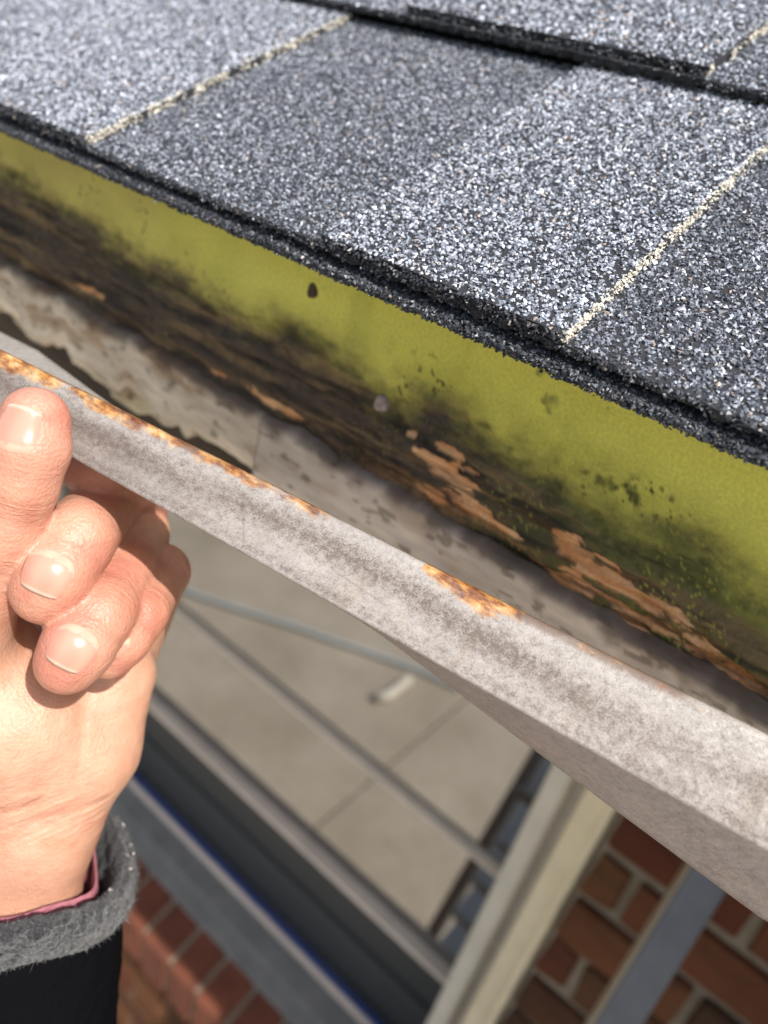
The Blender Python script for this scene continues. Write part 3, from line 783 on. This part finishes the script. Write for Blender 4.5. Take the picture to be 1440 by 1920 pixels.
Vc, Fh = surface_nets(hand_sdf, lo, hi, 1.0)
Vw = toW(Vc)
# skin tone: pinker at fingertips and knuckles, paler palm heel
tipd = np.min([np.linalg.norm(Vc - ch[0][0], axis=1) for ch in (THUMB, MIDDLE, RING, PINKY, INDEX)], axis=0)
jd = np.min([np.linalg.norm(Vc - ch[j][0], axis=1) for ch, j in ((MIDDLE, 2), (RING, 2), (PINKY, 2), (THUMB, 3), (MIDDLE, 3), (RING, 3))], axis=0)
c = np.tile(np.array([.54, .30, .205]), (len(Vc), 1))
pn = fbm(Vc / 1000, 60, 4, 81)
c = mixc(c, (.50, .20, .14), sstep(26, 10, tipd) * .75)
c = mixc(c, (.50, .205, .13), sstep(13, 6, jd) * .6)
c = mixc(c, (.60, .375, .27), sstep(.45, .7, pn) * .6)
c = mixc(c, (.50, .235, .14), sstep(.5, .72, fbm(Vc / 1000, 110, 4, 83)) * .45)
fd = np.min([np.linalg.norm(Vc - (a + np.clip(((Vc - a) @ (b - a)) / ((b - a) @ (b - a)), 0, 1)[:, None] * (b - a)), axis=1) for ch in (MIDDLE, RING, PINKY, INDEX, THUMB[:4]) for (a, _r), (b, _q) in zip(ch[:4][:-1], ch[:4][1:])], axis=0)
c = mixc(c, (.53, .235, .165), sstep(14, 9, fd) * .55)
c = mixc(c, (.47, .17, .125), sstep(12, 9, fd) * sstep(.48, .66, fbm(Vc / 1000, 90, 4, 87)) * .55)
wrk = np.full(len(Vc), .10); axc = Vc[:, 1] * .55 + Vc[:, 0] * .2
for ch, js in ((MIDDLE, (2, 3)), (RING, (2, 4)), (PINKY, (2, 3)), (THUMB, (2, 3)), (INDEX, (1, 2))):
    cum = 0.
    for a_i in range(len(ch) - 2 if ch is not THUMB else 4):
        a, b = ch[a_i][0], ch[a_i + 1][0]; ab = b - a; ln = np.linalg.norm(ab); t = np.clip(((Vc - a) @ ab) / ln ** 2, 0, 1)
        near = np.linalg.norm(Vc - a - t[:, None] * ab, axis=1) < ch[a_i][1] + 1.6
        axc = np.where(near, cum + t * ln, axc); wrk = np.where(near, .22, wrk); cum += ln
    for j in js: wrk = np.maximum(wrk, .9 * np.exp(-(np.linalg.norm(Vc - ch[j][0], axis=1) / 11.0) ** 4))
wrk = np.maximum(wrk, .8 * sstep(1470, 1500, Vc[:, 1] / Vc[:, 2] * FPX + 960) * sstep(1600, 1560, Vc[:, 1] / Vc[:, 2] * FPX + 960))
c = mixc(c, (.40, .15, .10), wrk * sstep(.52, .7, fbm(np.stack([axc / 1000, Vc[:, 0] / 9000, Vc[:, 2] / 9000], 1), 700, 3, 85)) * .5)
mm = Mat('skin', rough=.46, spec=.45)
mm.col(mm.mix(.5, mm.attr('Col'), mm.ramp(mm.noise(260, 5), [(.3, (.84, .78, .76)), (.7, (1.1, 1.08, 1.06))]), 'MULTIPLY'))
b_ = mm.b; b_.inputs['Subsurface Weight'].default_value = .28; b_.inputs['Subsurface Radius'].default_value = (1.0, .3, .16); b_.inputs['Subsurface Scale'].default_value = .0045
vo = mm.n('ShaderNodeTexVoronoi'); vo.inputs['Scale'].default_value = 1100; mm.l(mm.co(), vo.inputs['Vector'])
wr = mm.noise(170, 6, .7, stretch=(1, 1, 2.2))
cx = mm.n('ShaderNodeCombineXYZ'); mm.l(mm.attr('axc', True), cx.inputs[0]); mm.l(mm.math('MULTIPLY', mm.noise(120, 3), 2.2), cx.inputs[1])
ln_ = mm.n('ShaderNodeTexNoise'); ln_.inputs['Scale'].default_value = 1.25; ln_.inputs['Detail'].default_value = 3; mm.l(cx.outputs[0], ln_.inputs['Vector'])
hgt = mm.math('ADD', mm.math('MULTIPLY', vo.outputs['Distance'], .4), mm.math('MULTIPLY', wr, .8))
hgt = mm.math('ADD', hgt, mm.math('MULTIPLY', mm.math('MULTIPLY', ln_.outputs['Fac'], mm.attr('wrk', True)), 2.2))
mm.bump(hgt, .5, .0009)
M_SKIN = mm.m
person = obj('person', mesh('person', Vw, Fh, c, smooth=True, attrs={'wrk': wrk, 'axc': axc}), M_SKIN, None, label="photographer's bare left hand in a charcoal cuff pinching the metal strip", category='hand')
sm_ = person.modifiers.new('smooth', 'SMOOTH'); sm_.factor = .5; sm_.iterations = 2

# nails laid onto the finger surface
mm = Mat('nail_plate', rough=.28, spec=.5); mm.col(mm.attr('Col')); mm.b.inputs['Subsurface Weight'].default_value = .25
mm.b.inputs['Subsurface Radius'].default_value = (1, .4, .3); mm.b.inputs['Subsurface Scale'].default_value = .002
mm.bump(mm.noise(500, 3, stretch=(1, 1, .3)), .08, .0005); M_NAILPL = mm.m
def fingernail(ch, cpt, tip, rad, half_w, length, toward):
    """cpt: point on the finger axis under the nail, tip: axis direction to the free edge, toward: rough outward direction (camera axes)"""
    a = tip / np.linalg.norm(tip); nrm = toward - a * (toward @ a); nrm /= np.linalg.norm(nrm); b = np.cross(a, nrm)
    nu, nv = 25, 21; G = []; cc = []
    phm = half_w / rad
    for i in range(nu):
        u = -1 + 2 * i / (nu - 1)
        for j in range(nv):
            v = -1 + 2 * j / (nv - 1)
            # rounded outline: narrower towards the cuticle, slightly rounded free edge
            wdt = (1 - max(0, -v - .35) ** 2 * .75) * (1 - max(0, v - .7) ** 2 * 1.2)
            ph = u * phm * wdt; vlen = v * length / 2 * (1 - .16 * u * u * (1 if v < 0 else .7))
            org = cpt + a * vlen; rd = nrm * math.cos(ph) + b * math.sin(ph)
            ts = np.linspace(.3 * rad, 1.8 * rad, 60); dd = chain(org + ts[:, None] * rd, ch, 2.4)
            sg = np.where(dd > 0)[0]; k_ = sg[0] if len(sg) else 59
            t_ = ts[k_] if k_ == 0 else ts[k_ - 1] + (ts[k_] - ts[k_ - 1]) * (-dd[k_ - 1]) / (dd[k_] - dd[k_ - 1])
            edge = max(abs(u), max(0, -v))
            lift = .34 * (1 - edge ** 4) - .22 * edge ** 4 + (.2 * max(0, v - .6) if v > .6 else 0)
            G.append(org + rd * (t_ + lift))
            col_ = np.array([.58, .27, .20])
            if v > .86: col_ = np.array([.60, .40, .31])
            elif v < -.60 + .25 * u * u: col_ = np.array([.62, .36, .27])
            cc.append(col_ * (1 + .06 * math.sin(7 * u)))
    G = np.array(G).reshape(nu, nv, 3)
    # keep the plate smooth along the surface
    for _ in range(3):
        H = G.copy(); H[1:-1, 1:-1] = (G[:-2, 1:-1] + G[2:, 1:-1] + G[1:-1, :-2] + G[1:-1, 2:] + 2 * G[1:-1, 1:-1]) / 6; G = H
    o = obj('fingernail', mesh('fingernail', toW(G.reshape(-1, 3)), grid_faces(nu, nv), np.array(cc)), M_NAILPL, person)
    s_ = o.modifiers.new('t', 'SOLIDIFY'); s_.thickness = .0006; s_.offset = -1
    return o
back = np.array([0, 0, -1.])
fingernail(THUMB, C(57, 812, .1868), C(78, 760, .2) - C(50, 850, .2), 9.0, 6.4, 12.0, np.array([-.02, .12, -1.]))
fingernail(MIDDLE, C(99, 1088, .1975), MIDDLE[0][0] - MIDDLE[2][0], 9.4, 6.0, 11.5, np.array([.06, .12, -1.]))
fingernail(RING, C(140, 1222, .1985), RING[0][0] - RING[2][0], 8.9, 5.8, 11.5, np.array([.08, .1, -1.]))
fingernail(PINKY, C(214, 1214, .2120), PINKY[0][0] - PINKY[2][0], 7.6, 4.6, 9.5, np.array([-.10, .1, -1.]))

# ---- sleeve: fleece cuff with rolled edge, pink inner cuff, dark sleeve
mm = Mat('charcoal_fleece', rough=.95, spec=.15)
mm.col(mm.mix(.8, mm.attr('Col'), mm.ramp(mm.noise(900, 4, .7), [(.36, (.2, .2, .21)), (.52, (1, 1, 1)), (.64, (3.2, 3.2, 3.1))]), 'MULTIPLY'))
mm.bump(mm.noise(700, 5, .7), .9, .0016); mm.b.inputs['Sheen Weight'].default_value = .3; M_FLEECE = mm.m
M_PINK = m_simple('pink_jersey', (.30, .10, .13), (.42, .16, .19), 300, .85, .5, .0006)
mm = Mat('black_sleeve', (.010, .010, .013), 1.0, spec=.02); mm.bump(mm.noise(600, 5), .8, .001); M_BLACK = mm.m; mm.b.inputs['Base Color'].default_value = (.004, .004, .005, 1)
cax = np.array([-.06, .97, .17]); cax /= np.linalg.norm(cax)
cr = np.cross(np.array([0, 0, 1.]), cax); cr /= np.linalg.norm(cr); cr = -cr if cr[0] < 0 else cr
cf = np.cross(cax, cr); cf = -cf if cf[2] > 0 else cf       # towards the lens
CC0 = C(12, 1612, .2445)
def tube(name, prof, nu, mat, disp, col, freq=900, seed=90, sx=1.0, sy=.95, wave=None):
    th = np.linspace(0, 2 * math.pi, nu, endpoint=False); prof = np.array(prof)
    # resample the profile
    seg_ = np.concatenate([[0], np.cumsum(np.linalg.norm(np.diff(prof, axis=0), axis=1))]); m_ = max(4, int(seg_[-1] / .55))
    tt = np.linspace(0, seg_[-1], m_); pr = np.stack([np.interp(tt, seg_, prof[:, 0]), np.interp(tt, seg_, prof[:, 1])], 1)
    TH_, K = np.meshgrid(th, np.arange(m_), indexing='ij'); r_ = pr[K.ravel(), 0]; z_ = pr[K.ravel(), 1].copy(); t_ = TH_.ravel()
    if wave is not None:
        dr, dz = wave(t_, z_); r_ = r_ + dr; z_ = z_ + dz
    P = CC0 + (r_ * np.cos(t_) * sx)[:, None] * cr + (r_ * np.sin(t_) * sy)[:, None] * cf + z_[:, None] * cax
    nn = (np.cos(t_))[:, None] * cr + (np.sin(t_))[:, None] * cf
    P = P + nn * ((fbm(P / 1000, freq, 3, seed) - .5) * 2 * disp)[:, None] + cax * ((fbm(P / 1000, freq, 3, seed + 3) - .5) * 2 * disp)[:, None]
    cc = np.tile(np.array(col), (len(P), 1)) * (.75 + .5 * fbm(P / 1000, 300, 3, seed + 7))[:, None]
    return obj(name, mesh(name, toW(P), grid_faces(nu, m_, True), cc), mat, person), P
wv = lambda t, z: (1.6 * np.sin(2 * t + .6) + 1.0 * np.sin(5 * t), 1.5 * np.sin(2 * t + 2.2) + .9 * np.sin(3 * t + 1))
tube('cuff', [(28.5, 24), (30.5, 14), (32.5, 8), (34, 1.5), (36.5, -.8), (39, .5), (40.2, 3), (40.6, 7), (40, 10.5), (38, 13), (34.5, 14.2), (31, 15), (30.5, 24)], 420, M_FLEECE, 1.25, (.028, .029, .032), 480, wave=wv)
tube('sleeve', [(31.0, 12.5), (34.0, 15), (34.6, 19), (34.6, 40), (35, 70), (37, 120), (39, 170)], 160, M_BLACK, .6, (.01, .01, .012), 260, seed=120, wave=lambda t, z: (1.2 * np.sin(3 * t + z * .08), 0 * t))
tube('inner_cuff', [(27.0, 30), (27.4, 12), (28.0, 4), (28.6, 2.2), (29.3, 4), (29.6, 12), (29.8, 30)], 220, M_PINK, .25, (.5, .2, .25), 300, seed=140, sx=.99, sy=.80,
     wave=lambda t, z: (1.4 * np.sin(3 * t + .5) + .7 * np.sin(7 * t), 2.2 * np.sin(2 * t + .4) + 1.2 * np.sin(5 * t + 1)))
# loose fibres standing off the fleece
nf = 5200; tf = rng.uniform(0, 2 * math.pi, nf); zf = rng.uniform(-1.0, 13, nf)
rf = np.interp(zf, [-1, .5, 3, 7, 10.5, 13], [36.5, 39, 40.2, 40.6, 40, 38]); dr_, dz_ = wv(tf, zf); rf = rf + dr_; zf2 = zf + dz_
nn_ = np.cos(tf)[:, None] * cr + np.sin(tf)[:, None] * cf
P0_ = CC0 + (rf * np.cos(tf))[:, None] * cr + (rf * np.sin(tf) * .95)[:, None] * cf + zf2[:, None] * cax - nn_ * .6
dirf = nn_ + rng.normal(size=(nf, 3)) * .7 - cax * .25 * (zf < 2)[:, None]; dirf /= np.linalg.norm(dirf, axis=1)[:, None]
sdf_ = np.cross(dirf, rng.normal(size=(nf, 3))); sdf_ /= np.linalg.norm(sdf_, axis=1)[:, None]
lf = rng.uniform(1.2, 3.0, nf)[:, None]; bend = rng.normal(size=(nf, 3)) * .5
FV = np.stack([P0_ - sdf_ * .12, P0_ + sdf_ * .12, P0_ + dirf * lf * .6 + bend * .4 + sdf_ * .07, P0_ + dirf * lf + bend], 1)
FF = (np.array([[0, 1, 2], [0, 2, 3]])[None] + (np.arange(nf) * 4)[:, None, None]).reshape(-1, 3)
obj('fleece_fibres', mesh('fleece_fibres', toW(FV.reshape(-1, 3)), FF, np.repeat(np.array([.045, .047, .05]) * rng.uniform(.4, 2.6, (nf, 1)), 4, 0)), M_FLEECE, person, kind='stuff')
# lint balls on the cuff's rim
nl = 46; tl = rng.uniform(-1.2, 2.2, nl); LV = []; LF = []
for q_ in range(nl):
    t = tl[q_] ; r0 = rng.uniform(36, 39.6); z0 = rng.uniform(-.3, 7)
    p0 = CC0 + cr * r0 * math.cos(-t) + cf * r0 * .95 * math.sin(-t) + cax * z0
    rr = rng.uniform(.35, .85); b0 = len(LV)
    base_ = np.array([(1, 0, 0), (-1, 0, 0), (0, 1, 0), (0, -1, 0), (0, 0, 1), (0, 0, -1)], float) + rng.normal(size=(6, 3)) * .3
    for v in base_: LV.append(toW(p0 + v * rr))
    LF += [[b0 + i for i in f] for f in OCT_F]
obj('lint', mesh('lint', LV, LF, np.tile(np.array([[.55, .5, .48]]), (len(LV), 1)), smooth=True), M_FLEECE, person, kind='stuff')

# ------------------------------------------------------------------ ladder leaning on the wall under the eave
PT = ray(1290, 1630) * 0; r1 = on_y(1290, 1630, .5); r2 = ray(1110, 1920); r2 = r2 * (r1[0] / r2[0])
dl = (r1 - r2); dl[0] = 0; dl /= np.linalg.norm(dl)              # up along the stile
dn = np.array([0, -dl[2], dl[1]])                                 # out of the ladder's face (towards -y)
if dn[1] > 0: dn = -dn
lad = empty('ladder', (r1[0] + .2, -.75, 0.03), 'blue grey aluminium ladder leaning on the brick wall beside the window', 'ladder')
ttop = (YW - .07 - r1[1]) / dl[1]; tbot = (-HC + .034 - r1[2]) / dl[2]
def lad_box(name, x0, x1, t0, t1, n0, n1, mat, bev=.0015):
    V, F = box_vf(x0, x1, n0, n1, t0, t1, bev=bev)
    V = np.array([np.array([v[0], r1[1], r1[2]]) + dl * v[2] - dn * v[1] for v in V]); return obj(name, mesh(name, V, F, smooth=False), mat, lad)
SW = on_y(1355, 1690, .5)[0] - r1[0]
for xa_, sgn in ((r1[0], 1), (r1[0] + .40, -1)):
    lad_box('stile', xa_ + .0012, xa_ + SW - .0012, tbot + .03, ttop, 0, .064, M_ALU)
    lad_box('stile_edge', xa_ + (-.0008 if sgn > 0 else SW - .0008), xa_ + (.0008 if sgn > 0 else SW + .0008), tbot + .03, ttop, .001, .063, M_ALULIP, bev=0)
    lad_box('rubber_foot', xa_ - .004, xa_ + SW + .004, tbot, tbot + .06, -.004, .07, M_RUBBER)
t = tbot + .28
while t < ttop - .1:
    if not (-.25 < t < .12): lad_box('rung', r1[0] + SW - .002, r1[0] + .402, t - .014, t + .014, .014, .05, M_ALU, bev=.006)
    t += .28

# ------------------------------------------------------------------ things on the patio that the window mirrors
def tube_path(pts, r, k=10):
    pts = np.array(pts, float); V = []; F = []
    for i, p in enumerate(pts):
        d = pts[min(i + 1, len(pts) - 1)] - pts[max(i - 1, 0)]; d /= np.linalg.norm(d); a = np.cross(d, [0, 0, 1.]); a = a / (np.linalg.norm(a) + 1e-9); b = np.cross(a, d)
        for j in range(k): q = 2 * math.pi * j / k; V.append(p + (a * math.cos(q) + b * math.sin(q)) * r)
    for i in range(len(pts) - 1):
        for j in range(k): F.append([i * k + j, i * k + (j + 1) % k, (i + 1) * k + (j + 1) % k, (i + 1) * k + j])
    F += [list(range(k))[::-1], [(len(pts) - 1) * k + j for j in range(k)]]
    return np.array(V), F
def mirror_ground(px, py, z):      # patio point seen at this pixel by reflection in the pane
    r = ray(px, py); p = r * (YG / r[1]); r = r * np.array([1, -1, 1]); return p + r * ((z - p[2]) / r[2])
GZ = -HC + .033
pts = [mirror_ground(a, b, GZ + .016) for a, b in ((300, 1085), (360, 1112), (450, 1142), (540, 1170), (640, 1205), (740, 1240), (800, 1262), (860, 1290))]
tt = np.linspace(0, len(pts) - 1, 60); pa = np.array(pts); hp = np.stack([np.interp(tt, np.arange(len(pts)), pa[:, i]) for i in range(3)], 1)
V, F = tube_path(hp, .016)
obj('garden_hose', mesh('garden_hose', V, F), M_HOSE, None, label='pale garden hose lying across the concrete patio', category='hose')
pa, pc, pb2 = [mirror_ground(a, b, GZ + .025) for a, b in ((705, 1308), (728, 1304), (768, 1272))]
V, F = tube_path([pa, pc, pc + (pb2 - pc) * .15, pb2], .025)
obj('pipe_offcut', mesh('pipe_offcut', V, F), M_PVC, None, label='short white bent pipe offcut lying on the concrete patio', category='pipe')

# ------------------------------------------------------------------ step ladder added to make the dark stepped patch mirrored at the pane's edge
def mirror_y(px, py, y):
    r = ray(px, py); p = r * (YG / r[1]); r = r * np.array([1, -1, 1]); return p + r * ((y - p[1]) / r[1])
SY = -.12; a_ = mirror_y(935, 1560, SY); b_2 = mirror_y(800, 1800, SY)
sl = empty('standin_step_ladder', (.0, SY - .3, .03), 'unseen step ladder added below the eave for the dark stepped reflection in the pane', 'ladder')
M_STEP = m_simple('step_plastic', (.52, .55, .56), (.62, .65, .66), 20, .6)
def edge_x(z): return a_[0] + (b_2[0] - a_[0]) * (z - a_[2]) / (b_2[2] - a_[2])
ztop = -1.05; zb = -HC + .033; xr = lambda z: .22 - (edge_x(z) + .05) 
for sd in (0, 1):
    for (y0_, y1_) in ((SY + .02, SY - .36), (SY + .1, SY + .34)):
        V = []
        for z, yy in ((zb, y1_), (ztop, y0_)):
            xe = edge_x(z) if sd == 0 else .16 - edge_x(z)
            for dx, dy_ in ((0, 0), (.03, 0), (.03, .06), (0, .06)): V.append((xe + (dx if sd == 0 else -dx), yy + dy_, z))
        obj('rail', mesh('rail', V, [(0, 1, 2, 3), (7, 6, 5, 4), (0, 4, 5, 1), (1, 5, 6, 2), (2, 6, 7, 3), (3, 7, 4, 0)], smooth=False), M_STEP, sl)
z = ztop
while z > zb + .1:
    f_ = (ztop - z) / (ztop - zb); xe = edge_x(z) + .004; yy = SY + .02 - .38 * f_
    V, F = box_vf(xe, .16 - xe, yy - .08, yy + .24, z - .03, z, bev=.004)
    obj('tread', mesh('tread', V, F, smooth=False), M_STEP, sl); z -= .235
